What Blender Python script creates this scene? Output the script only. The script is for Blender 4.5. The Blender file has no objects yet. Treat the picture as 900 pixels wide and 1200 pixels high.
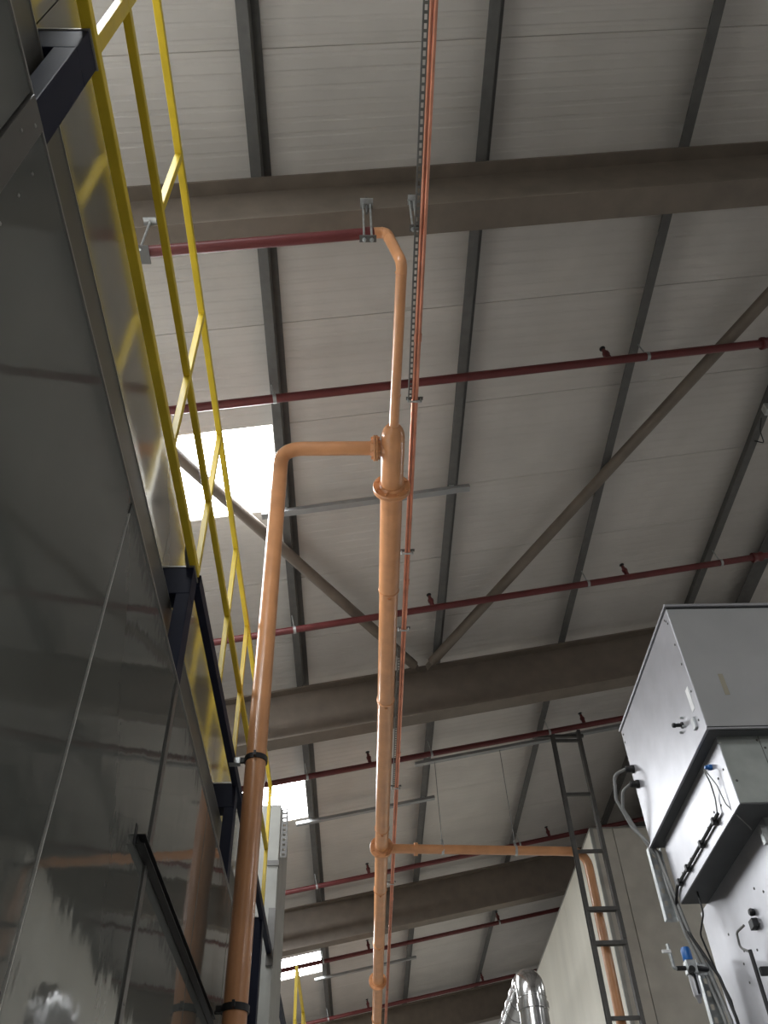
import bpy, bmesh, math, random
from mathutils import Vector, Matrix
random.seed(4)
R = math.radians
scene = bpy.context.scene
col = scene.collection

# ---------------------------------------------------------------- camera, world, exposure
P, YAW, ROLL, F = R(46.65), R(2.8), R(-2.65), 1022.0
fw = Vector((math.sin(YAW)*math.cos(P), math.cos(YAW)*math.cos(P), math.sin(P)))
rt = Vector((math.cos(YAW), -math.sin(YAW), 0)); up = rt.cross(fw)
rt, up = rt*math.cos(ROLL)+up*math.sin(ROLL), up*math.cos(ROLL)-rt*math.sin(ROLL)
cam = bpy.data.objects.new('camera', bpy.data.cameras.new('camera'))
col.objects.link(cam); scene.camera = cam
M3 = Matrix((rt, up, -fw)).transposed()
cam.matrix_world = Matrix.Translation((0, 0, 1.6)) @ M3.to_4x4()
cam.data.sensor_fit = 'VERTICAL'; cam.data.sensor_height = 36; cam.data.lens = 36*F/1200
cam.data.clip_start = .05; cam.data.clip_end = 200

w = bpy.data.worlds.new('world'); scene.world = w; w.use_nodes = True
w.node_tree.nodes['Background'].inputs[0].default_value = (.75, .85, 1, 1)
w.node_tree.nodes['Background'].inputs[1].default_value = .6
scene.view_settings.view_transform = 'Standard'; scene.view_settings.look = 'None'
scene.view_settings.exposure = 0.6; scene.view_settings.gamma = 1; scene.view_settings.use_curve_mapping = False
ROOFLIGHT = 16.0

# ---------------------------------------------------------------- materials
def srgb(c):
    return tuple((v/12.92 if v <= .04045 else ((v+.055)/1.055)**2.4) for v in c)
def mat(name, c, rough=.5, metal=0., vary=.06, scale=6., bump=0., bscale=40., spec=.5, coat=0., stretch=(1, 1, 1), bdet=2):
    m = bpy.data.materials.new(name); m.use_nodes = True
    nt = m.node_tree; b = nt.nodes['Principled BSDF']
    b.inputs['Roughness'].default_value = rough; b.inputs['Metallic'].default_value = metal
    b.inputs['Specular IOR Level'].default_value = spec; b.inputs['Coat Weight'].default_value = coat
    tc = nt.nodes.new('ShaderNodeTexCoord'); mp = nt.nodes.new('ShaderNodeMapping'); mp.inputs['Scale'].default_value = stretch
    nt.links.new(tc.outputs['Object'], mp.inputs[0])
    n = nt.nodes.new('ShaderNodeTexNoise'); n.inputs['Scale'].default_value = scale; n.inputs['Detail'].default_value = 5
    nt.links.new(mp.outputs[0], n.inputs['Vector'])
    r = nt.nodes.new('ShaderNodeValToRGB'); lo = tuple(v*(1-vary*2) for v in c); hi = tuple(min(1, v*(1+vary*2)) for v in c)
    r.color_ramp.elements[0].position = .3; r.color_ramp.elements[1].position = .7
    r.color_ramp.elements[0].color = (*lo, 1); r.color_ramp.elements[1].color = (*hi, 1)
    nt.links.new(n.outputs['Fac'], r.inputs[0]); nt.links.new(r.outputs[0], b.inputs['Base Color'])
    if bump:
        n2 = nt.nodes.new('ShaderNodeTexNoise'); n2.inputs['Scale'].default_value = bscale; n2.inputs['Detail'].default_value = bdet
        nt.links.new(mp.outputs[0], n2.inputs['Vector'])
        bp = nt.nodes.new('ShaderNodeBump'); bp.inputs['Strength'].default_value = bump; bp.inputs['Distance'].default_value = .02
        nt.links.new(n2.outputs['Fac'], bp.inputs['Height']); nt.links.new(bp.outputs[0], b.inputs['Normal'])
    return m
def emit(name, c, s):
    m = bpy.data.materials.new(name); m.use_nodes = True; nt = m.node_tree
    b = nt.nodes['Principled BSDF']; b.inputs['Base Color'].default_value = (.8, .8, .8, 1)
    b.inputs['Emission Color'].default_value = (*c, 1); b.inputs['Emission Strength'].default_value = s
    return m
SHEET = mat('liner_sheet', (.62, .585, .545), .45, vary=.04, scale=1.5)
BEAM = mat('beam_paint', (.175, .142, .112), .55, vary=.06)
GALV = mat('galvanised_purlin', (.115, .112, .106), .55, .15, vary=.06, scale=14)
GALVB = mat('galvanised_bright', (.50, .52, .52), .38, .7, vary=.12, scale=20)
RED = mat('red_paint', (.135, .026, .026), .42)
GAS = mat('ochre_paint', (.66, .315, .145), .3, vary=.05, bump=.03, bscale=25, coat=.2)
COPPER = mat('copper', (.68, .30, .20), .32, .75, vary=.1)
YEL = mat('yellow_paint', (.80, .58, .035), .35)
NAVY = mat('navy_paint', (.014, .017, .036), .55, spec=.2)
WALLM = mat('dark_gloss_panel', (.135, .14, .13), .05, vary=.05, scale=1.2, bump=.11, bscale=2.6, spec=.8, stretch=(1, 1, .6), bdet=4.5)
PANEL = mat('grey_gloss_panel', (.17, .165, .15), .10, vary=.05, scale=2, bump=.04, bscale=2.5)
BAND = mat('grey_trim', (.13, .125, .115), .3, vary=.06)
TRIM = mat('bright_trim', (.35, .34, .32), .35, .4)
STRUT = mat('zinc_strut', (.34, .345, .345), .45, .25, vary=.04)
SIDEM = mat('lit_side_cladding', (.80, .77, .67), .45, vary=.04, scale=2, stretch=(1, 1, .2))  # booth side lightened in colour to show the light falling on it
UNITB = mat('grey_satin_sheet', (.46, .465, .47), .42, .4, vary=.03, scale=3)
BLACK = mat('black_rubber', (.012, .012, .013), .5)
CABLE = mat('grey_cable', (.22, .22, .215), .5)
UNIT = mat('silver_sheet', (.50, .50, .53), .41, .7, vary=.04, scale=5)
UNITF = mat('satin_zinc_sheet', (.42, .45, .43), .42, .55, vary=.06, scale=8)
BOOTH = mat('cream_cladding', (.55, .52, .455), .5, vary=.04)
BLUE = mat('blue_plastic', (.02, .14, .45), .35)
UNDER = mat('soffit_shade', (.085, .09, .095), .6)  # dark tone standing in for the shade below the silver boxes
SEAL = mat('pale_sealant', (.62, .61, .57), .5)
WHITE = mat('white_label', (.85, .85, .85), .5)
TAPE = mat('brown_tape', (.34, .31, .24), .6)
DUCT = mat('spiral_steel', (.6, .6, .6), .18, .95, vary=.08, scale=10)
CONC = mat('concrete_floor', (.40, .39, .37), .5, vary=.1)
WALLP = mat('wall_lining', (.60, .585, .56), .6)
MTOP = mat('machine_roof_sheet', (.70, .69, .66), .5)
GREY = mat('pale_grey_cladding', (.36, .36, .33), .45)
SKY = emit('daylit_rooflight', (.95, .98, 1.0), ROOFLIGHT)

# ---------------------------------------------------------------- builders
def thing(name, label, cat, loc=(0, 0, 0), group=None):
    o = bpy.data.objects.new(name, None); o.location = loc; o.empty_display_size = .1
    col.objects.link(o); o['label'] = label; o['category'] = cat; WPOS[o.name] = Vector(loc)
    if group: o['group'] = group
    return o
WPOS = {}
def obj(name, bm, m, parent=None, smooth=False, label=None, kind=None):
    me = bpy.data.meshes.new(name); bmesh.ops.recalc_face_normals(bm, faces=bm.faces)
    if smooth:
        for f in bm.faces: f.smooth = True
        for e in bm.edges:
            if len(e.link_faces) == 2 and e.calc_face_angle(0) > R(38): e.smooth = False
    bm.to_mesh(me); bm.free(); me.materials.append(m)
    return place(name, me, parent, None, label, kind)
def place(name, me, parent=None, loc=None, label=None, kind=None, rot=None):
    o = bpy.data.objects.new(name, me); col.objects.link(o)
    if loc is not None: o.location = loc
    if rot is not None: o.rotation_euler = rot
    WPOS[o.name] = Vector(loc) if loc is not None else Vector((0, 0, 0))
    if parent: o.parent = parent; o.matrix_parent_inverse = Matrix.Translation(-WPOS[parent.name])   # positions are given in world space
    if label: o['label'] = label
    if kind: o['kind'] = kind
    return o
def box(x0, x1, y0, y1, z0, z1, bev=0.):
    bm = bmesh.new(); bmesh.ops.create_cube(bm, size=1)
    for v in bm.verts: v.co = Vector(((x0+x1)/2+v.co.x*(x1-x0), (y0+y1)/2+v.co.y*(y1-y0), (z0+z1)/2+v.co.z*(z1-z0)))
    if bev: bmesh.ops.bevel(bm, geom=list(bm.edges), offset=bev, segments=2, affect='EDGES', profile=.6)
    return bm
def obox(a, b, wx, wz, upv=(0, 0, 1), bev=0., m=None):
    """a bar from a to b of section wx (sideways) by wz (along upv)"""
    a, b = Vector(a), Vector(b); d = (b-a); L = d.length; d.normalize()
    s = d.cross(Vector(upv)).normalized(); u = s.cross(d)
    bm = box(-wx/2, wx/2, 0, L, -wz/2, wz/2, bev)
    for v in bm.verts: v.co = a+s*v.co.x+d*v.co.y+u*v.co.z
    return bm
def section(pts, a, b, upv=(0, 0, 1)):
    """closed outline pts (side, up) swept from a to b"""
    a, b = Vector(a), Vector(b); d = (b-a).normalized()
    s = d.cross(Vector(upv)).normalized(); u = s.cross(d); bm = bmesh.new()
    A = [bm.verts.new(a+s*x+u*y) for x, y in pts]; B = [bm.verts.new(b+s*x+u*y) for x, y in pts]
    n = len(pts)
    for i in range(n): bm.faces.new((A[i], A[(i+1) % n], B[(i+1) % n], B[i]))
    bm.faces.new(A); bm.faces.new(B[::-1]); return bm
def fillet(pts, r, n=7):
    pts = [Vector(p) for p in pts]; out = [pts[0]]
    for i in range(1, len(pts)-1):
        p, q, s = pts[i-1], pts[i], pts[i+1]
        d1 = (p-q); d2 = (s-q); rr = r[i-1] if isinstance(r, (list, tuple)) else r
        ang = d1.angle(d2)
        if rr <= 0 or abs(ang-math.pi) < .02: out.append(q); continue
        t = min(rr/math.tan(ang/2), d1.length*.49, d2.length*.49)
        a = q+d1.normalized()*t; b = q+d2.normalized()*t
        for k in range(n+1):
            f = k/n; out.append(a.lerp(q, f).lerp(q.lerp(b, f), f))
    out.append(pts[-1]); return out
def tube(pts, r, seg=12, caps=True, bm=None):
    pts = [Vector(p) for p in pts]; bm = bm or bmesh.new(); rings = []
    rs = r if isinstance(r, (list, tuple)) else [r]*len(pts)
    t0 = (pts[1]-pts[0]).normalized(); n = t0.orthogonal().normalized()
    for i, p in enumerate(pts):
        if i == 0: t = t0
        elif i == len(pts)-1: t = (pts[i]-pts[i-1]).normalized()
        else: t = ((pts[i]-pts[i-1]).normalized()+(pts[i+1]-pts[i]).normalized()).normalized()
        n = (n-t*n.dot(t)).normalized(); b = t.cross(n)
        rings.append([bm.verts.new(p+(n*math.cos(2*math.pi*k/seg)+b*math.sin(2*math.pi*k/seg))*rs[i]) for k in range(seg)])
    for A, B in zip(rings, rings[1:]):
        for k in range(seg): bm.faces.new((A[k], A[(k+1) % seg], B[(k+1) % seg], B[k]))
    if caps: bm.faces.new(rings[0][::-1]); bm.faces.new(rings[-1])
    return bm
def lathe(profile, origin, axis, seg=24):
    """profile (distance along axis, radius)"""
    o = Vector(origin); ax = Vector(axis).normalized()
    pts = [o+ax*t for t, _ in profile]; n = ax.orthogonal().normalized(); b = ax.cross(n); bm = bmesh.new(); rings = []
    for p, (t, r) in zip(pts, profile):
        rings.append([bm.verts.new(p+(n*math.cos(2*math.pi*k/seg)+b*math.sin(2*math.pi*k/seg))*max(r, 1e-4)) for k in range(seg)])
    for A, B in zip(rings, rings[1:]):
        for k in range(seg): bm.faces.new((A[k], A[(k+1) % seg], B[(k+1) % seg], B[k]))
    bm.faces.new(rings[0][::-1]); bm.faces.new(rings[-1]); return bm
def perforated(a, b, wid, lip, hole=.028, pitch=.045, nrm=(0, 0, -1), hw=.45):
    """slotted channel from a to b: web of width wid with a row of slots, side lips away from nrm"""
    a, b = Vector(a), Vector(b); d = (b-a); L = d.length; d.normalize(); nr = Vector(nrm)
    s = d.cross(nr).normalized(); bm = bmesh.new(); n = max(1, int(L/pitch)); p = L/n
    ts = [0.]
    for i in range(n): ts += [i*p+(p-hole)/2, i*p+(p+hole)/2]
    ts.append(L)
    us = [-wid/2, -wid/2*hw, wid/2*hw, wid/2]
    rows = []
    for t in ts:
        q = a+d*t
        row = [bm.verts.new(q+s*us[0]-nr*lip)]+[bm.verts.new(q+s*x) for x in us]+[bm.verts.new(q+s*us[3]-nr*lip)]
        rows.append(row)
    for i in range(len(rows)-1):
        for j in range(5):
            if j == 2 and i % 2 == 1: continue
            bm.faces.new((rows[i][j], rows[i][j+1], rows[i+1][j+1], rows[i+1][j]))
    return bm
def rivet_mesh(name, r, axis, m):
    bm = lathe([(0, r), (r*.35, r*.85), (r*.6, r*.4)], (0, 0, 0), axis, 8); me = bpy.data.meshes.new(name); bm.to_mesh(me); bm.free(); me.materials.append(m)
    for p in me.polygons: p.use_smooth = True
    return me
def bolt_mesh(r, h, axis, m):
    bm = lathe([(-h, r*.7), (-h, r), (-h*.55, r), (-h*.5, r*.5), (h*.5, r*.5), (h*.55, r), (h, r), (h, r*.7)], (0, 0, 0), axis, 6)
    me = bpy.data.meshes.new('bolt'); bmesh.ops.recalc_face_normals(bm, faces=bm.faces); bm.to_mesh(me); bm.free(); me.materials.append(m); return me

TA = math.tan(R(10.4))
RIDGE = 5.3
def roof(x, d=0.): return 8.0+TA*x-d
def slope(x, y, d): return Vector((x, y, roof(x, d)))
SL = Vector((1, 0, TA)).normalized(); SN = Vector((-TA, 0, 1)).normalized()
Y0, Y1, XL, XR_ = -14., 40., -9., 19.

# ---------------------------------------------------------------- setting
def struct(name, bm, m, parent=None):
    return obj(name, bm, m, parent, kind='structure')
struct('floor', box(XL, XR_, Y0, Y1, -.1, 0), CONC)
struct('wall_left', box(XL-.2, XL, Y0, Y1, 0, roof(XL)+.3), WALLP)
struct('wall_right', box(XR_, XR_+.2, Y0, Y1, 0, 7), WALLP)
struct('wall_back', box(XL, XR_, Y1, Y1+.2, 0, 9.2), WALLP)
struct('wall_front', box(XL, XR_, Y0-.2, Y0, 0, 9.2), WALLP)
bm = bmesh.new()   # outer roof deck over both slopes
zr = roof(RIDGE)+.12; zl = roof(XL)+.12; zrr = zr-TA*(XR_-RIDGE)
for xa, za, xb, zb in ((XL, zl, RIDGE, zr), (RIDGE, zr, XR_, zrr)):
    vs = [bm.verts.new(v) for v in ((xa, Y0, za), (xb, Y0, zb), (xb, Y1, zb), (xa, Y1, za), (xa, Y0, za+.05), (xb, Y0, zb+.05), (xb, Y1, zb+.05), (xa, Y1, za+.05))]
    for f in ((0, 1, 2, 3), (4, 7, 6, 5), (0, 4, 5, 1), (1, 5, 6, 2), (2, 6, 7, 3), (3, 7, 4, 0)): bm.faces.new([vs[i] for i in f])
bmesh.ops.remove_doubles(bm, verts=list(bm.verts), dist=1e-4)
ceiling = struct('ceiling', bm, SHEET)
PITCH, SY = 1.03, .70
def sheet_mesh(xa, xb, sign=1):
    """one liner sheet: shallow ribs running down the slope, a recessed joint on both edges"""
    prof = [(.0, .010), (.0015, .010), (.004, 0)]
    n = 10; p = (PITCH-.008)/n
    for i in range(n):
        y = .004+i*p
        prof += [(y+p*.30, 0), (y+p*.40, .003), (y+p*.60, .003), (y+p*.70, 0)]
    prof += [(PITCH-.004, 0), (PITCH-.0015, .010), (PITCH, .010)]
    bm = bmesh.new()
    A = [bm.verts.new((xa, y, roof(xa)+z) if sign > 0 else (xa, y, roof(2*RIDGE-xa)+z)) for y, z in prof]
    B = [bm.verts.new((xb, y, roof(xb)+z) if sign > 0 else (xb, y, roof(2*RIDGE-xb)+z)) for y, z in prof]
    for i in range(len(prof)-1): bm.faces.new((A[i], B[i], B[i+1], A[i+1]))
    me = bpy.data.meshes.new('roof_sheet'); bm.to_mesh(me); bm.free(); me.materials.append(SHEET); return me
RLX0, RLX1 = -4.0, -.735
full, rightp, leftp = sheet_mesh(XL, RIDGE), sheet_mesh(RLX1, RIDGE), sheet_mesh(XL, RLX0)
k0 = int((Y0-SY)//PITCH)+1; win = 0
def rooflight_mesh(xa, xb, zf):
    bm = bmesh.new(); n = 12; rows = []
    for x in (xa, xb):
        rows.append([bm.verts.new((x, .012+i*(PITCH-.024)/(n*2), zf(x)+(.006 if i % 2 else .0)+.012)) for i in range(n*2+1)])
    for i in range(n*2): bm.faces.new((rows[0][i], rows[1][i], rows[1][i+1], rows[0][i+1]))
    me = bpy.data.meshes.new('rooflight'); bm.to_mesh(me); bm.free(); me.materials.append(SKY); return me
RLM = rooflight_mesh(RLX0, RLX1, roof)
RRM = rooflight_mesh(9.2, 10.3, lambda x: roof(2*RIDGE-x))  # right-slope rooflights out of view, sized to set the fill light
for k in range(k0, int((Y1-SY)//PITCH)):
    y = SY+k*PITCH
    if (k-4) % 6 == 0 and -9 < y < 34:
        place('roof_sheet', rightp, ceiling, (0, y, 0)); place('roof_sheet', leftp, ceiling, (0, y, 0))
        win += 1
        place('window_%d' % win, RLM, None, (0, y, 0), kind='structure')
        win += 1
        place('window_%d' % win, RRM, None, (0, y, 0), kind='structure')  # unseen right-slope rooflight, there to set the fill light
    else:
        place('roof_sheet', full, ceiling, (0, y, 0))

# ---------------------------------------------------------------- steel frame
RD, FWD, FT, WT = .65, .21, .02, .014
RAFT = [(-3.42, None), (2.60, 'brown steel roof beam crossing the top of the picture, carrying the short red pipe'),
        (8.64, 'brown steel roof beam at mid height where the two diagonal tubes meet'),
        (14.65, 'brown steel roof beam just past the orange branch pipe, third from the top'),
        (20.66, 'farthest brown steel roof beam, lowest in the picture beside the spiral duct'), (26.7, None)]
for y, lab in RAFT:
    if lab is None: continue
    t = thing('roof_beam', lab, 'beam', (XL, y, roof(XL)-.85), 'brown roof beams')
    a, b = slope(XL, y, .205+RD/2), slope(RIDGE, y, .205+RD/2)
    h = RD/2; fw_, w_ = FWD/2, WT/2
    obj('web', section([(-w_, -h+FT), (w_, -h+FT), (w_, h-FT), (-w_, h-FT)], a, b), BEAM, t)
    obj('bottom_flange', section([(-fw_, -h), (fw_, -h), (fw_, -h+FT), (-fw_, -h+FT)], a, b), BEAM, t)
    obj('top_flange', section([(-fw_, h-FT), (fw_, h-FT), (fw_, h), (-fw_, h)], a, b), BEAM, t)
PX = [-.665, .95, 2.54, 4.15, 4.9]
PLAB = ['dark grey roof purlin leftmost in view, along the right edge of the bright rooflights',
        'dark grey roof purlin just right of the orange main pipe and copper pipes',
        'dark grey roof purlin passing behind the top of the cable ladder',
        'dark grey roof purlin above the silver unit, at the right edge of the picture',
        'wide dark grey purlin at the ridge, rightmost, just above the silver unit']
for x, lab in zip(PX, PLAB):
    t = thing('roof_purlin', lab, 'purlin', (x, 0, roof(x, .2)), 'grey roof purlins')
    fl = .075 if x < 4.8 else .17
    for nm, pts in (('web', [(fl/2-.006, -.2), (fl/2, -.2), (fl/2, 0), (fl/2-.006, 0)]),
                    ('bottom_flange', [(-fl/2, -.2), (fl/2-.006, -.2), (fl/2-.006, -.194), (-fl/2+.005, -.194), (-fl/2+.005, -.178), (-fl/2, -.178)]),
                    ('top_flange', [(fl/2, -.008), (fl*1.2, -.008), (fl*1.2, -.002), (fl/2, -.002)])):
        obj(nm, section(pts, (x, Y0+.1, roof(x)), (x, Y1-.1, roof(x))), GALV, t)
t = bpy.data.objects['roof_purlin.003']
obj('cleat', box(4.09, 4.14, 5.12, 5.20, roof(4.12, .30), roof(4.12, .20)), GALVB, t)
obj('cable_loop', tube(fillet([(4.12, 5.3, roof(4.12, .21)), (4.08, 5.36, roof(4.1, .34)), (4.16, 5.5, roof(4.1, .36)), (4.15, 5.6, roof(4.15, .21))], .06), .006, 8), BLACK, t)
for x, y, lab in ((4.36, 2.72, 'long brown diagonal bracing tube rising to the right across the roof'),
                  (-2.83, 2.72, 'brown diagonal bracing tube rising to the left past the bright rooflight')):
    t = thing('brace_tube', lab, 'brace', (.78, 8.4, roof(.78, .25)), 'diagonal roof braces')
    a, b = slope(.79+(.05 if x > 0 else -.05), 8.50, .262), slope(x, y, .262)
    d = (b-a).normalized()
    obj('tube', tube([a+d*.12, b-d*.12], .057, 16), BEAM, t, True)
    obj('end_plate', obox(a-d*.0, a+d*.2, .012, .1), BEAM, t); obj('end_plate', obox(b-d*.2, b, .012, .09), BEAM, t)

# ---------------------------------------------------------------- sprinkler pipes
def sprinkler(y, xa, xb, heads, clips, lab, d=.402, r=.037, end=False):
    a, b = slope(xa, y, d), slope(xb, y, d)
    t = thing('sprinkler_pipe', lab, 'pipe', slope((xa+xb)/2, y, d), 'red sprinkler pipes')
    obj('pipe', tube([a, b], r, 14), RED, t, True)
    for x in heads:
        p = slope(x, y, d)
        hd = obj('sprinkler_head', lathe([(r*.6, .025), (.09, .025), (.093, .032), (.12, .032), (.123, .021), (.17, .018)], p, SN, 10), RED, t, True)
        obj('deflector', lathe([(.17, .008), (.188, .008), (.190, .028), (.195, .028)], p, SN, 10), BLACK, hd, True)
    for x in clips:
        p = slope(x, y, d)
        h = obj('pipe_clip', lathe([(-.014, r+.001), (-.014, r+.005), (.014, r+.005), (.014, r+.001)], p, SL, 14), GALVB, t, True)
        obj('rod', tube([p+SN*(r+.003), p+SN*(d-.2-.004)], .006, 8), GALVB, h)
    if end:
        obj('coupling', lathe([(-.03, .038), (-.03, .058), (.0, .058), (.012, .05), (.05, .05), (.062, .058), (.09, .058), (.09, .038)], b, SL, 14), RED, t, True)
        obj('pipe', tube(fillet([b+SL*.05, b+SL*.25, b+SL*.25+Vector((.25, .55, .1))], .12), r, 12), RED, t, True)
    return t
sprinkler(4.25, -3.2, 3.72, [2.26], [-.65, 2.6], 'red sprinkler pipe crossing just above the big bright rooflight', end=True)
sprinkler(7.24, -3.2, 4.62, [.84, 3.08], [-.65, 2.6, 4.2], 'red sprinkler pipe crossing midway, just above where the diagonal tubes meet', end=True)
sprinkler(10.23, -3.2, 5.0, [.17, 3.11], [-.65, .98, 2.6], 'red sprinkler pipe passing behind the top of the cable ladder')
sprinkler(13.50, -3.2, 5.0, [.17, 3.11], [-.65, 2.6], 'red sprinkler pipe passing just below the orange branch pipe')
sprinkler(16.60, -3.2, 5.0, [.18, 2.6], [-.65, 2.6], 'red sprinkler pipe cutting across the small striped rooflight')
sprinkler(19.73, -3.2, 5.0, [.18, 2.6], [-.65], 'lowest red sprinkler pipe, near the bottom edge of the picture')

# ---------------------------------------------------------------- strut channels under the purlins
def strut(y, xa, xb, lab, d=.225, group='galvanised struts under the purlins'):
    a, b = slope(xa, y, d), slope(xb, y, d)
    t = thing('strut_channel', lab, 'channel', (a+b)/2, group)
    s, h, k = .034, .021, .003
    obj('channel', section([(s, -h), (-s, -h), (-s, -h+k), (s-k, -h+k), (s-k, h-k), (-s, h-k), (-s, h), (s, h)], a, b), STRUT, t)
    for x in PX[:4]:
        if xa < x < xb: obj('beam_clip', obox(slope(x, y-.045, .2), slope(x, y+.045, .2), .05, .012), GALVB, t)
    return t
strut(5.70, -.88, 1.13, 'galvanised strut channel beside the big rooflight, behind the orange main pipe')
strut(11.76, -.88, 1.12, 'galvanised strut channel beside the middle rooflight, behind the orange main pipe')
strut(17.92, -.86, 1.10, 'galvanised strut channel beside the small striped rooflight')
sC = strut(10.60, .78, 4.9, 'long galvanised strut channel holding the thin hanger wires and ladder top', d=.30)
for x in (1.05, 1.96):
    t = thing('hanger_wire', 'thin hanger wire with clamp holding the orange branch pipe, %s of two' % ('left' if x < 1.5 else 'right'), 'wire', (x, 10.4, 6.5), 'branch pipe hangers')
    yb = 10.22+.08*x
    obj('wire', tube([(x, 10.6, roof(x, .325)), (x-.02, yb, 6.60)], .0045, 6), CABLE, t)
    obj('clamp', lathe([(-.015, .056), (-.015, .061), (.015, .061), (.015, .056)], (x-.02, yb, 6.5), (1, 0, 0), 16), GALVB, t, True)
    obj('lug', box(x-.035, x-.005, yb-.004, yb+.004, 6.55, 6.63), GALVB, t)

# ---------------------------------------------------------------- orange gas main
MX, MZ = .28, 6.5
gm = thing('gas_main', 'thick orange gas main running away under the roof, with domed end', 'pipe', (MX, 4, MZ))
r0 = .085
dome = [(3.765+.125*(1-math.cos(a)), r0*math.sin(a)) for a in [R(5+8.5*i) for i in range(11)]]
obj('end_cap', lathe([(y-3.765, r) for y, r in dome], (MX, 3.765, MZ), (0, 1, 0), 28), GAS, gm, True)
obj('pipe', tube([(MX, 3.885, MZ), (MX, 5.50, MZ)], r0, 28), GAS, gm, True)
obj('pipe', tube([(MX, 5.46, MZ), (MX+.01, 26, MZ)], r0-.005, 28), GAS, gm, True)
def flange_pair(parent, c, ax, R_, th, nb, pr):
    ax = Vector(ax); c = Vector(c); n = ax.orthogonal().normalized(); b = ax.cross(n)
    bme = bolt_mesh(R_*.085, th+.014, ax, GAS)
    for s in (-1, 1):
        p = [(.001, pr*.9), (.001, R_-.003), (.004, R_), (th-.004, R_), (th, R_-.003), (th, pr+.014), (th+.02, pr+.004)]
        f = obj('flange', lathe(p, c, ax*s, 32), GAS, parent, True)
        if s == -1:
            for k in range(nb):
                a = 2*math.pi*(k+.5)/nb
                place('bolt', bme, f, c+(n*math.cos(a)+b*math.sin(a))*R_*.83)
flange_pair(gm, (MX, 4.37, MZ), (0, 1, 0), .142, .022, 8, r0)
flange_pair(gm, (MX, 10.20, MZ), (0, 1, 0), .140, .022, 8, r0)
flange_pair(gm, (MX, 14.72, MZ), (0, 1, 0), .140, .022, 8, r0)
for y in (5.52, 7.12, 9.72, 11.38, 13.2, 16.5):
    obj('weld_band', lathe([(-.012, r0-.006), (-.006, r0+.003), (.006, r0+.003), (.012, r0-.006)], (MX, y, MZ), (0, 1, 0), 28), GAS, gm, True)
    obj('lug', box(MX-.012, MX+.012, y+.02, y+.045, MZ-r0-.012, MZ-r0+.004), GAS, gm)
# side outlet
obj('branch_neck', lathe([(0, .078), (.012, .067), (.025, .059), (.039, .055)], (MX-.045, 3.985, MZ), (-1, 0, 0), 24), GAS, gm, True)
# thin vent pipe rising to the red pipe
vp = fillet([(MX+.003, 3.80, MZ), (.303, 2.535, MZ), (.222, 2.535, 6.905), (.14, 2.535, 6.900)], [.06, .05], 8)
obj('vent_pipe', tube(vp, .035, 18), GAS, gm, True)
for p, ax in (((.30, 2.60, MZ), (0, 1, 0)), ((.288, 3.52, MZ), (0, 1, 0)), ((.195, 2.535, 6.902), (1, 0, 0)), ((.236, 2.535, 6.83), (-.2, 0, 1))):
    obj('weld_band', lathe([(-.006, .034), (-.003, .0375), (.003, .0375), (.006, .034)], p, ax, 18), GAS, gm, True)

gd = thing('gas_drop_pipe', 'orange gas pipe from the flanged side outlet bending down past the dark wall', 'pipe', (-.52, 3.985, 0))
flange_pair(gd, (.155, 3.985, MZ), (1, 0, 0), .095, .018, 8, .052)
obj('pipe', tube(fillet([(.125, 3.985, MZ), (-.52, 3.985, MZ), (-.52, 4.03, 0)], .16, 10), .052, 24), GAS, gd, True)
def clamp(parent, c, ax, r, m=BLACK):
    cl = obj('pipe_clamp', lathe([(-.014, r), (-.014, r+.007), (.014, r+.007), (.014, r)], c, ax, 20), m, parent, True)
    return cl
for z in (4.00, 2.84):
    c = clamp(gd, (-.52, 4.005+.0 if z > 3 else 4.012, z), (0, 0, 1), .0525)
    obj('ear', box(-.526, -.514, 3.925, 3.952, z-.013, z+.013), BLACK, c)
    obj('ear', box(-.600, -.570, 3.995, 4.012, z-.013, z+.013), BLACK, c)
obj('clamp_bracket', box(-.655, -.598, 3.985, 4.02, 3.975, 4.01, .003), GALVB, gd)

gb = thing('gas_branch_pipe', 'slim orange gas pipe branching right then dropping behind the cable ladder', 'pipe', (2.8, 10.45, 0))
br = fillet([(MX+.06, 10.24, MZ), (2.82, 10.445, MZ), (2.82, 10.445, 0)], .22, 10)
obj('pipe', tube(br, .055, 20), GAS, gb, True)
c = obj('flange', lathe([(-.02, .05), (-.02, .078), (.02, .078), (.02, .05)], (.70, 10.275, MZ), (1, .08, 0), 20), GAS, gb, True)
obj('neck', lathe([(0, .075), (.04, .068), (.09, .057), (.12, .055)], (MX+.06, 10.24, MZ), (1, .08, 0), 20), GAS, gb, True)

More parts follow.
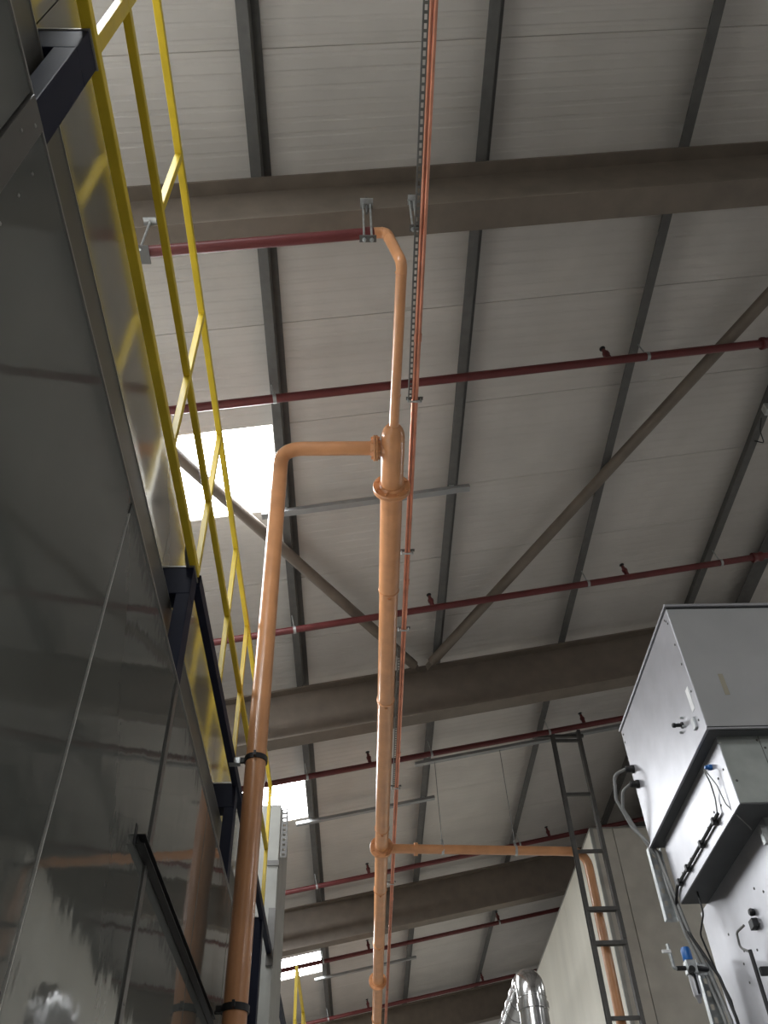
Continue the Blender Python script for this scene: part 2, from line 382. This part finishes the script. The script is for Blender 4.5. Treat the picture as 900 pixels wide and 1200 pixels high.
# red end pipe under the first beam with its clamp
pr = thing('red_pipe', 'short red pipe end hung close under the top brown beam, joined to orange elbow', 'pipe', (-1.4, 2.535, 6.8))
a = Vector((.140, 2.535, 6.900)); dr = SL
obj('pipe', tube([a, a-dr*4.2], .036, 16), RED, pr, True)
obj('socket', lathe([(-.03, .036), (-.03, .042), (.015, .042), (.015, .036)], a-dr*.03, dr, 16), RED, pr, True)
def beam_hanger(x, y, zlow, lab, wide=.085):
    zt = roof(x, .205+RD); yn = 2.60-FWD/2
    t = thing('beam_clamp', lab, 'clamp', (x, yn, zt), 'beam clamps with threaded rods')
    obj('top_plate', box(x-wide/2, x+wide/2, yn-.06, yn+.06, zt+FT+.006, zt+FT+.014), GALVB, t)
    for s in (-1, 1):
        xx = x+s*wide*.28
        rd = obj('threaded_rod', tube([(xx, yn-.022, zt+.10), (xx, yn-.022, zlow-.05)], .007, 8), GALVB, t)
        for z in (zt+FT+.02, zlow-.02): obj('nut', lathe([(-.008, .013), (.008, .013)], (xx, yn-.02, z), (0, 0, 1), 6), GALVB, rd)
    obj('hook_bolt', tube([(x, yn-.012, zt+.14), (x, yn-.012, zt-.09)], .010, 8), GALV, t)
    obj('bottom_plate', box(x-wide/2-.01, x+wide/2+.01, yn-.045, yn+.0, zlow-.012, zlow-.004), GALV, t)
beam_hanger(.10, 2.5, 6.70, 'beam clamp holding the red pipe end, beside the orange elbow')
beam_hanger(.40, 2.5, 6.845, 'beam clamp behind the copper pipes on the top beam', .05)
t = thing('beam_clamp', 'beam clamp on red pipe at far left, half behind yellow rail', 'clamp', (-1.28, 2.5, 6.9), 'beam clamps with threaded rods')
zt = roof(-1.28, .205+RD)
obj('top_plate', box(-1.32, -1.24, 2.45, 2.56, zt+.026, zt+.034), GALVB, t)
obj('threaded_rod', tube([(-1.28, 2.48, zt+.08), (-1.28, 2.48, 6.56)], .008, 8), GALVB, t)
obj('bottom_plate', box(-1.33, -1.23, 2.46, 2.58, 6.572, 6.58), GALV, t)

# ---------------------------------------------------------------- copper pipes and slotted channels
CZ = 6.80
for x, lab, r in ((.431, 'copper pipe next to the slotted channel, left of the pair', .0115), (.4556, 'copper pipe on the right of the pair running down the middle', .0125)):
    t = thing('copper_pipe', lab, 'pipe', (x, 0, CZ), 'copper pipes')
    obj('pipe', tube([(x, -3, CZ), (x+.006, 6.4, CZ), (x+.035, 27, CZ)], r, 12), COPPER, t, True)
    for y in (3.25, 5.76, 8.6, 12.4):
        obj('socket', lathe([(-.03, r), (-.03, r+.003), (.03, r+.003), (.03, r)], (x+.0014*y, y, CZ), (0, 1, 0), 12), COPPER, t, True)
for y, n in ((3.78, 'first'), (5.38, 'second'), (6.42, 'third'), (9.33, 'fourth'), (11.9, 'fifth')):
    t = thing('pipe_clip', 'small steel clip on the copper pipes, %s below the top beam' % n, 'clip', (.445, y, CZ), 'clips along the copper pipes')
    obj('band', box(.395, .50, y-.010, y+.010, CZ-.020, CZ-.0145, .002), GALVB, t)
    obj('bar', box(.385, .51, y-.012, y+.012, CZ+.0165, CZ+.026), GALV, t)
    for xx in (.398, .492): obj('screw', tube([(xx, y, CZ-.028), (xx, y, CZ+.0165)], .006, 8), GALVB, t)
for ya, yb, lab in ((-3, 3.77, 'long slotted steel channel beside the copper pipes, upper half of the picture'), (6.70, 9.32, 'slotted steel channel beside the orange main, lower middle of the picture')):
    t = thing('slotted_channel', lab, 'channel', (.395, (ya+yb)/2, CZ), 'slotted channels')
    x0 = .395+.003*(ya if ya > 0 else 0)
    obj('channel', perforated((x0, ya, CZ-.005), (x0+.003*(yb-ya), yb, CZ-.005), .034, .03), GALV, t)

# ---------------------------------------------------------------- dark machine on the left
W = -.625; WTOP = 3.425; BTOP = 3.845; PXX = -.785; RX = -.646
mh = thing('machine_housing', 'tall dark glossy machine housing filling the left side', 'machine', (-1.6, 4, 0))
def wall_panel(ya, yb, z0=0, z1=WTOP, m=WALLM): return obj('wall_panel', box(W-.04, W, ya+.002, yb-.002, z0, z1, .002), m, mh)
for ya, yb in ((-2.2, -.6), (-.6, .585), (.655, 1.665), (1.675, 2.50), (2.54, 3.4), (3.404, 4.3), (4.304, 5.2)): wall_panel(ya, yb)
obj('cover_strip', box(W-.03, W+.008, .585, .655, 0, WTOP, .002), BAND, mh)
obj('cover_strip', box(W-.012, W+.003, 1.668, 1.672, 0, WTOP-.05), SEAL, mh)
obj('cover_strip', box(W-.03, W+.006, 2.50, 2.54, 0, WTOP-.02, .002), BAND, mh)
riv = rivet_mesh('rivet', .0045, (1, 0, 0), TRIM)
for y, z in ((.61, 3.30), (.61, 3.0), (.63, 3.38), (.70, 3.32), (.70, 3.22), (.70, 3.1)): place('rivet', riv, mh, (W+(.008 if y < .65 else 0), y, z))
for z in (3.2, 3.0, 2.8, 2.6, 2.4): place('rivet', riv, mh, (W+.006, 2.52, z))
obj('edge_trim', box(W-.03, W+.004, -2.2, 5.2, WTOP+.001, WTOP+.008), TRIM, mh)
obj('top_band', box(-.735, -.722, -2.2, 5.2, 3.461, BTOP), BAND, mh)
obj('band_lip', box(-.737, -.719, -2.2, 5.2, BTOP, BTOP+.006), TRIM, mh)
for ya, yb in ((-2.2, .62), (.624, 2.6), (2.604, 4.26), (4.264, 5.2), (5.204, 6.0)):
    obj('upper_panel', box(PXX-.03, PXX, ya, yb, 3.45, 4.49), PANEL, mh)
obj('top_cover', box(-4.2, PXX-.03, -2.2, 6.0, 4.40, 4.46), MTOP, mh)
obj('rear_panel', box(-4.2, -4.16, -2.2, 6.0, 0, 4.40), WALLM, mh)
obj('ledge', box(PXX+.001, W-.013, -2.2, 5.2, 3.44, 3.46), BAND, mh)
obj('end_panel', box(-4.2, W-.04, 5.15, 5.2, 0, 3.44), WALLM, mh)
obj('end_panel', box(-4.2, W-.04, -2.25, -2.2, 0, 4.4), WALLM, mh)
# navy support posts carrying the guard rail
YB = (.62, 2.55, 4.22, 5.95)
for i, y in enumerate(YB):
    n = ('largest, at the top left corner', 'below the big rooflight', 'half hidden beside the orange drop pipe', 'lowest, right of the orange drop pipe')[i]
    t = thing('support_bracket', 'navy blue steel bracket holding the yellow rail, '+n, 'bracket', (-.7, y, 3.47), 'navy rail brackets')
    zb = 3.47 if i < 3 else 2.6
    obj('upright', box(-.695, RX+.005, y, y+.09, zb, 3.86, .003), NAVY, t)
    obj('arm', box(-.77, RX+.005, y, y+.09, 3.8605, 3.995, .003), NAVY, t)
    obj('cap_plate', box(-.768, RX+.008, y-.003, y+.093, 3.9955, 4.003), TRIM, t)
nb = thing('edge_beam', 'navy blue steel edge beam running along the foot of the rail', 'beam', (RX, 4, 3.95))
obj('beam', section([(-.016, -.03), (.016, -.03), (.016, .03), (-.016, .03)], (RX, 2.645, 4.009), (RX, 12.5, 4.009)), NAVY, nb)
# the yellow guard rail
gr = thing('guard_rail', 'long yellow guard rail of three bars above the dark machine', 'railing', (RX, 2, 4.0))
obj('bottom_rail', obox((RX, -2.2, 4.022), (RX, 2.62, 4.022), .03, .034, bev=.003), YEL, gr)
obj('middle_rail', obox((RX, -2.2, 4.46), (RX, 5.94, 4.46), .026, .03, bev=.003), YEL, gr)
obj('top_rail', obox((RX, -2.2, 4.93), (RX, 5.94, 4.93), .026, .03, bev=.003), YEL, gr)
for y, z0 in ((-.6, 4.04), (.02, 4.04), (.665, 4.04), (1.285, 4.475), (1.96, 4.04), (2.62, 4.04), (3.40, 4.04), (4.05, 4.04), (4.70, 4.04), (5.32, 4.04), (5.925, 4.04)):
    ww = .042 if abs(y-.665) < .01 else .026
    obj('post', box(RX-.012, RX+.012, y-ww/2, y+ww/2, z0, 4.916, .002), YEL, gr)
obj('base_plate', lathe([(-.005, .06), (.005, .06)], (RX-.02, 2.53, 4.05), (1, 0, 0), 18), BAND, gr)
g2 = thing('guard_rail', 'far yellow guard rail whose pointed top shows below the striped rooflight', 'railing', (RX, 10, 4.0))
for z in (4.022, 4.46, 4.93): obj('rail', obox((RX, 9.55, z), (RX, 12.4, z), .03, .034, bev=.003), YEL, g2)
for y in (9.57, 10.9, 12.38): obj('post', box(RX-.015, RX+.015, y-.015, y+.015, 4.0, 4.915), YEL, g2)
# wall strut carrying the lower clamp
ws = thing('wall_strut', 'black strut channel slanting along the dark wall to lower pipe clamp', 'channel', (W, 3, 2.78))
obj('channel', section([(.014, -.012), (.014, .012), (.011, .012), (.011, -.009), (-.011, -.009), (-.011, .012), (-.014, .012), (-.014, -.012)], (W+.0135, 2.36, 2.775), (W+.0135, 4.03, 2.80), (1, 0, 0)), BLACK, ws)
obj('fixing_plate', box(W+.001, W+.0012, 2.335, 2.36, 2.75, 2.81), BLACK, ws)
obj('clamp_stud', tube([(W+.02, 4.012, 2.832), (-.573, 4.012, 2.832)], .008, 8), BLACK, ws)
# pale grey riser behind the rail
gc = thing('grey_riser', 'pale grey clad riser standing behind the orange drop pipe', 'duct', (-1, 6.7, 0))
obj('casing', box(-1.5, -.615, 6.55, 7.35, 0, 5.12, .004), GREY, gc)
obj('joint_strip', box(-.70, -.609, 6.543, 6.60, 4.62, 4.66), BAND, gc)
obj('joint_strip', box(-.665, -.612, 6.543, 6.6, 3.9, 4.30), BAND, gc)
obj('slotted_bracket', perforated((-.585, 6.56, 5.09), (-.575, 6.50, 4.66), .05, .03, .02, .04, (0, -1, 0)), GALV, gc)

# ---------------------------------------------------------------- silver unit on the right
un = thing('extraction_unit', 'stepped silver sheet metal unit at lower right', 'machine', (2.8, 5, 0))
def shell(name, x0, x1, y0, y1, z0, z1, ms, mf):
    o = obj(name, box(x0, x1, y0+.004, y1, z0, z1, .003), ms, un)
    obj('front_panel', box(x0+.004, x1, y0, y0+.0035, z0+.004, z1-.004), mf, un)
    return o
b1 = shell('upper_box', 2.0, 3.9, 4.285, 5.72, 4.325, 5.205, UNIT, UNITB)
obj('lid', box(1.99, 3.92, 4.272, 5.735, 5.217, 5.235, .003), UNIT, un)
obj('lid_shadow_strip', box(2.006, 3.9, 4.292, 5.71, 5.205, 5.217), BLACK, un)  # black strip drawn as the shadow line below the lid
obj('bottom_flange', box(1.985, 3.9, 4.265, 5.73, 4.300, 4.309), UNIT, un)
obj('flange_gasket', box(1.998, 3.9, 4.28, 5.72, 4.309, 4.325), BLACK, un)
b2 = shell('middle_box', 2.062, 3.85, 4.345, 5.64, 3.885, 4.30, UNIT, UNITF)
obj('seam', box(2.30, 2.303, 4.3425, 4.346, 3.89, 4.297), GALV, un)
for nm, x0, x1, y0, y1, z in (('underside_shade', 2.0, 3.9, 4.28, 5.72, 4.2985), ('underside_shade', 2.068, 3.85, 4.352, 5.635, 3.8835)):
    obj(nm, box(x0, x1, y0, y1, z-.003, z-.0005), UNDER, un)  # thin dark plates added to paint the shaded undersides
b3 = shell('lower_box', 2.235, 3.85, 4.50, 5.80, 0, 3.885, UNIT, UNITF)
rvx = rivet_mesh('rivet', .008, (-1, 0, 0), GALV); rvy = rivet_mesh('rivet', .008, (0, -1, 0), GALV)
for y, z in ((4.33, 5.12), (4.33, 4.95), (4.33, 4.80), (4.33, 4.60), (4.345, 5.15), (4.36, 4.42), (5.68, 5.16), (5.69, 5.10), (4.36, 5.17)): place('rivet', rvx, un, (2.0, y, z))
for y, z in ((4.40, 4.12), (4.58, 4.00), (4.50, 4.12), (4.85, 4.0), (5.05, 4.0), (5.25, 4.0), (5.45, 4.0), (4.70, 4.02)): place('rivet', rvx, un, (2.062, y, z))
for y, z in ((4.9, 3.66), (5.3, 3.47), (5.12, 3.41), (5.36, 3.42), (5.22, 3.37), (5.36, 3.32), (5.24, 3.31), (5.24, 3.26), (5.45, 3.62), (4.98, 3.50), (4.75, 3.3), (4.8, 3.6)): place('rivet', rvx, un, (2.235, y, z))
for x, z in ((2.09, 4.02), (2.29, 4.27), (2.32, 4.22), (2.33, 4.1)): place('rivet', rvy, un, (x, 4.345, z))
obj('label', box(1.998, 2.0, 4.355, 4.405, 4.50, 4.655), WHITE, un, label='white blank sticker')
obj('label', box(2.175, 2.205, 4.2838, 4.285, 4.54, 4.69), TAPE, un, label='strip of old brown tape')
pt = obj('test_port', lathe([(0, .02), (.01, .02), (.012, .011), (.045, .011), (.047, .015), (.062, .015), (.066, .009)], (2.0, 4.60, 4.54), (-1, 0, 0), 12), BLACK, un, True)
for dy, dz in ((.035, .03), (-.035, .03), (.035, -.03), (-.035, -.03)): obj('screw', lathe([(0, .008), (.016, .008), (.02, .004)], (2.0, 4.60+dy, 4.54+dz), (-1, 0, 0), 6), GALVB, pt)
obj('latch', box(1.985, 2.0, 4.40, 4.44, 4.40, 4.47, .003), GALVB, un)
for y, z in ((5.66, 4.86), (5.64, 4.73)): obj('cable_gland', lathe([(0, .03), (.02, .03), (.022, .024), (.06, .022), (.065, .014)], (2.0, y, z), (-1, 0, 0), 10), BLACK, un, True)
obj('cable_gland', lathe([(0, .017), (.018, .017), (.022, .012), (.04, .011)], (2.062, 4.54, 4.215), (-1, 0, 0), 12), BLUE, un, True, label='blue cable gland')
kn = obj('knob', lathe([(0, .018), (.02, .022), (.03, .015)], (2.235, 5.0, 3.57), (-1, 0, 0), 10), BLACK, un, True)
obj('cable_gland', box(2.20, 2.235, 4.985, 5.045, 3.485, 3.535, .004), BLACK, un)
obj('corner_bracket', box(2.205, 2.235, 4.505, 4.54, 3.74, 3.84), GALVB, un)
def cable(name, pts, r, lab, m, cat='cable', group=None, rad=.06):
    o = obj(name, tube(fillet(pts, rad, 4), r, 8), m, None, True); o['label'] = lab; o['category'] = cat
    if group: o['group'] = group
    return o
G = 'cables on the silver unit'
cable('cable', [(1.94, 5.66, 4.86), (1.86, 5.70, 4.84), (1.85, 5.76, 4.68), (1.92, 5.78, 4.48), (2.03, 5.725, 4.28), (2.05, 5.68, 3.98), (2.075, 5.66, 3.72), (2.14, 5.66, 3.45), (2.155, 5.60, 3.2), (2.17, 5.6, 2.4)], .012, 'grey cable looping out from the upper black gland on the silver unit', CABLE, group=G)
cable('cable', [(1.94, 5.64, 4.73), (1.885, 5.68, 4.70), (1.875, 5.74, 4.60), (1.95, 5.77, 4.44), (2.035, 5.75, 4.24), (2.03, 5.69, 3.98), (2.055, 5.675, 3.72), (2.12, 5.68, 3.45), (2.13, 5.62, 3.2), (2.145, 5.62, 2.4)], .011, 'grey cable looping from the lower black gland on the silver unit', CABLE, group=G)
cable('cable', [(2.012, 4.54, 4.20), (2.03, 4.55, 4.12), (2.05, 4.60, 4.05), (2.045, 4.63, 3.965)], .0045, 'thin dark cable hanging from the blue gland into black hose', CABLE, group=G)
cable('cable', [(2.012, 4.53, 4.20), (2.04, 4.50, 4.08), (2.05, 4.49, 3.96), (2.08, 4.45, 3.86), (2.14, 4.50, 3.83), (2.195, 4.60, 3.86)], .0035, 'thin pale wire from blue gland looping under the middle box', CABLE, group=G)
cable('hose', [(2.045, 4.62, 3.97), (2.045, 5.56, 3.965), (2.05, 5.70, 3.90), (2.075, 5.655, 3.70), (2.17, 5.62, 3.44), (2.18, 5.57, 3.2), (2.19, 5.57, 2.4)], .010, 'black hose along the lower edge of the middle silver box', BLACK, 'hose', rad=.09)
for y in (4.70, 4.98, 5.30, 5.50): obj('hose_clip', box(2.030, 2.062, y-.014, y+.014, 3.945, 3.985, .003), BLACK, un)
cable('cable', [(2.12, 5.45, 3.885), (2.12, 5.45, 3.75), (2.10, 5.55, 3.66), (2.15, 5.60, 3.48), (2.185, 5.585, 3.3), (2.19, 5.60, 2.4)], .006, 'thin black cable drooping from below the middle box', BLACK, group=G)
cable('cable', [(2.165, 5.03, 3.51), (2.14, 5.10, 3.50), (2.15, 5.14, 3.43), (2.18, 5.09, 3.39)], .007, 'short grey cable loop entering the black conduit', CABLE, group=G, rad=.03)
cable('conduit', [(2.18, 5.09, 3.40), (2.18, 5.10, 3.1), (2.18, 5.10, 2.3)], .012, 'black conduit running down the face of lower silver box', BLACK, 'conduit')
obj('conduit_clip', box(2.19, 2.235, 5.05, 5.08, 3.26, 3.30), BLACK, un)
for x, y, z0, z1, lab in ((2.015, 5.76, 3.82, 4.30, 'upper slotted cable tray beside the silver unit'), (2.115, 5.72, 2.4, 3.56, 'lower slotted cable tray behind the blue capped regulator')):
    t = thing('cable_tray', lab, 'tray', (x, y, z0), 'cable trays on the silver unit')
    obj('tray', perforated((x, y, z1), (x, y, z0), .085, -.05, .03, .07, (0, -1, 0), .25), GALVB, t)
    for s in (-1, 1): obj('side_lip', perforated((x+s*.043, y-.045, z1), (x+s*.043, y-.045, z0), .012, .002, .018, .032, (s, 0, 0), .5), GALVB, t)
# filter regulator
fr = thing('filter_regulator', 'air filter regulator with a blue cap and clear bowl', 'regulator', (1.985, 5.55, 3.3))
fx, fy = 1.975, 5.52
obj('body', box(fx-.032, fx+.032, fy-.03, fy+.03, 3.42, 3.50, .008), GALVB, fr)
obj('cap', lathe([(0, .028), (.01, .03), (.06, .03), (.075, .024), (.078, .012)], (fx-.004, fy, 3.50), (0, 0, 1), 16), BLUE, fr, True)
obj('bowl', lathe([(0, .028), (-.08, .027), (-.115, .024), (-.125, .014), (-.15, .010)], (fx, fy, 3.42), (0, 0, 1), 16), UNIT, fr, True)
obj('bowl_guard', box(fx-.006, fx+.006, fy-.033, fy-.026, 3.31, 3.42), BLACK, fr)
obj('inlet', tube([(fx-.03, fy, 3.46), (fx-.085, fy, 3.46)], .013, 10), BLACK, fr, True)
obj('inlet_elbow', tube(fillet([(fx-.075, fy, 3.46), (fx-.10, fy, 3.46), (fx-.105, fy, 3.60)], .02), .010, 10), GALVB, fr, True)
obj('valve_handle', box(fx-.15, fx-.095, fy-.012, fy+.0, 3.545, 3.565, .003), WHITE, fr)
obj('outlet', tube([(fx+.03, fy, 3.46), (fx+.11, fy+.03, 3.46)], .014, 10), BLACK, fr, True)
obj('mount_plate', box(fx-.02, fx+.10, fy+.03, fy+.036, 3.43, 3.49), GALVB, fr)
obj('gauge', lathe([(0, .015), (.03, .015), (.032, .02), (.045, .02)], (fx-.02, fy-.03, 3.43), (0, -1, 0), 12), BLACK, fr, True)

# ---------------------------------------------------------------- cream booth, ladder, spiral duct
bo = thing('spray_booth', 'cream panelled booth with a flat top behind the cable ladder', 'booth', (4.5, 13, 0))
obj('core', box(3.14, 7.5, 11.09, 19.0, 0, 7.08), BOOTH, bo)
xs = [3.10, 3.40, 4.5, 5.6, 7.5]
for xa, xb in zip(xs, xs[1:]): obj('front_panel', box(xa+.004, xb-.004, 11.04, 11.09, 0, 7.09, .003), BOOTH, bo)
ys = [11.09, 12.2, 13.3, 14.4, 15.5, 16.6, 17.7, 19.0]
for ya, yb in zip(ys, ys[1:]): obj('side_panel', box(3.10, 3.14, ya+.002, yb-.002, 0, 7.09, .002), SIDEM, bo)
obj('top_trim', box(3.09, 7.5, 11.03, 19.0, 7.09, 7.105), TRIM, bo)
obj('corner_trim', box(3.085, 3.13, 11.025, 11.06, 0, 7.09), GREY, bo)

la = thing('cable_ladder', 'tall grey cable ladder rising in front of the cream booth', 'ladder', (2.83, 10.33, 0))
LZ = 8.14
for x in (2.66, 3.02):
    s = 1 if x < 2.8 else -1
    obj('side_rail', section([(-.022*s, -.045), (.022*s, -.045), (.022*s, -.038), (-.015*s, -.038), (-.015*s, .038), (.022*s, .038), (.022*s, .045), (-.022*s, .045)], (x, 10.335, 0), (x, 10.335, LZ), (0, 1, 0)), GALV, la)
for z in (8.0, 7.21, 6.45, 5.74, 5.36, 4.6, 3.9, 3.1, 2.3, 1.5, .7):
    obj('rung', box(2.675, 3.005, 10.32, 10.355, z-.02, z+.02, .003), GALV, la)
for z in (5.74, 5.36):
    obj('clamp_bar', box(2.66, 3.02, 10.28, 10.289, z-.022, z+.022), GALV, la)
obj('top_bracket', box(2.40, 3.1, 10.382, 10.42, 8.09, 8.13), GALV, la)
for x in (2.66, 3.02): obj('splice_plate', box(x-.022, x+.022, 10.281, 10.287, 5.40, 5.70), GALV, la)

sp = thing('spiral_duct', 'shiny spiral steel duct elbow at the bottom beside the booth', 'duct', (1.45, 8.3, 0))
pth = fillet([(1.50, 8.3, 0), (1.50, 8.3, 4.34), (1.50, 12.5, 4.34)], .15, 10)
obj('duct', tube(pth, .128, 24), DUCT, sp, True)
for p, ax in [((1.50, 8.3, 3.1+.12*i), (0, 0, 1)) for i in range(8)]+[((1.50, 8.3, 4.185), (0, 0, 1))]+[((1.50, y, 4.34), (0, 1, 0)) for y in (8.5, 8.75, 9.05, 9.35)]:
    obj('seam_ring', lathe([(-.006, .127), (-.003, .1325), (.003, .1325), (.006, .127)], p, ax, 24), DUCT, sp, True)
obj('collar', lathe([(-.03, .128), (-.028, .140), (.028, .140), (.03, .128)], (1.50, 8.3, 4.115), (0, 0, 1), 24), DUCT, sp, True)
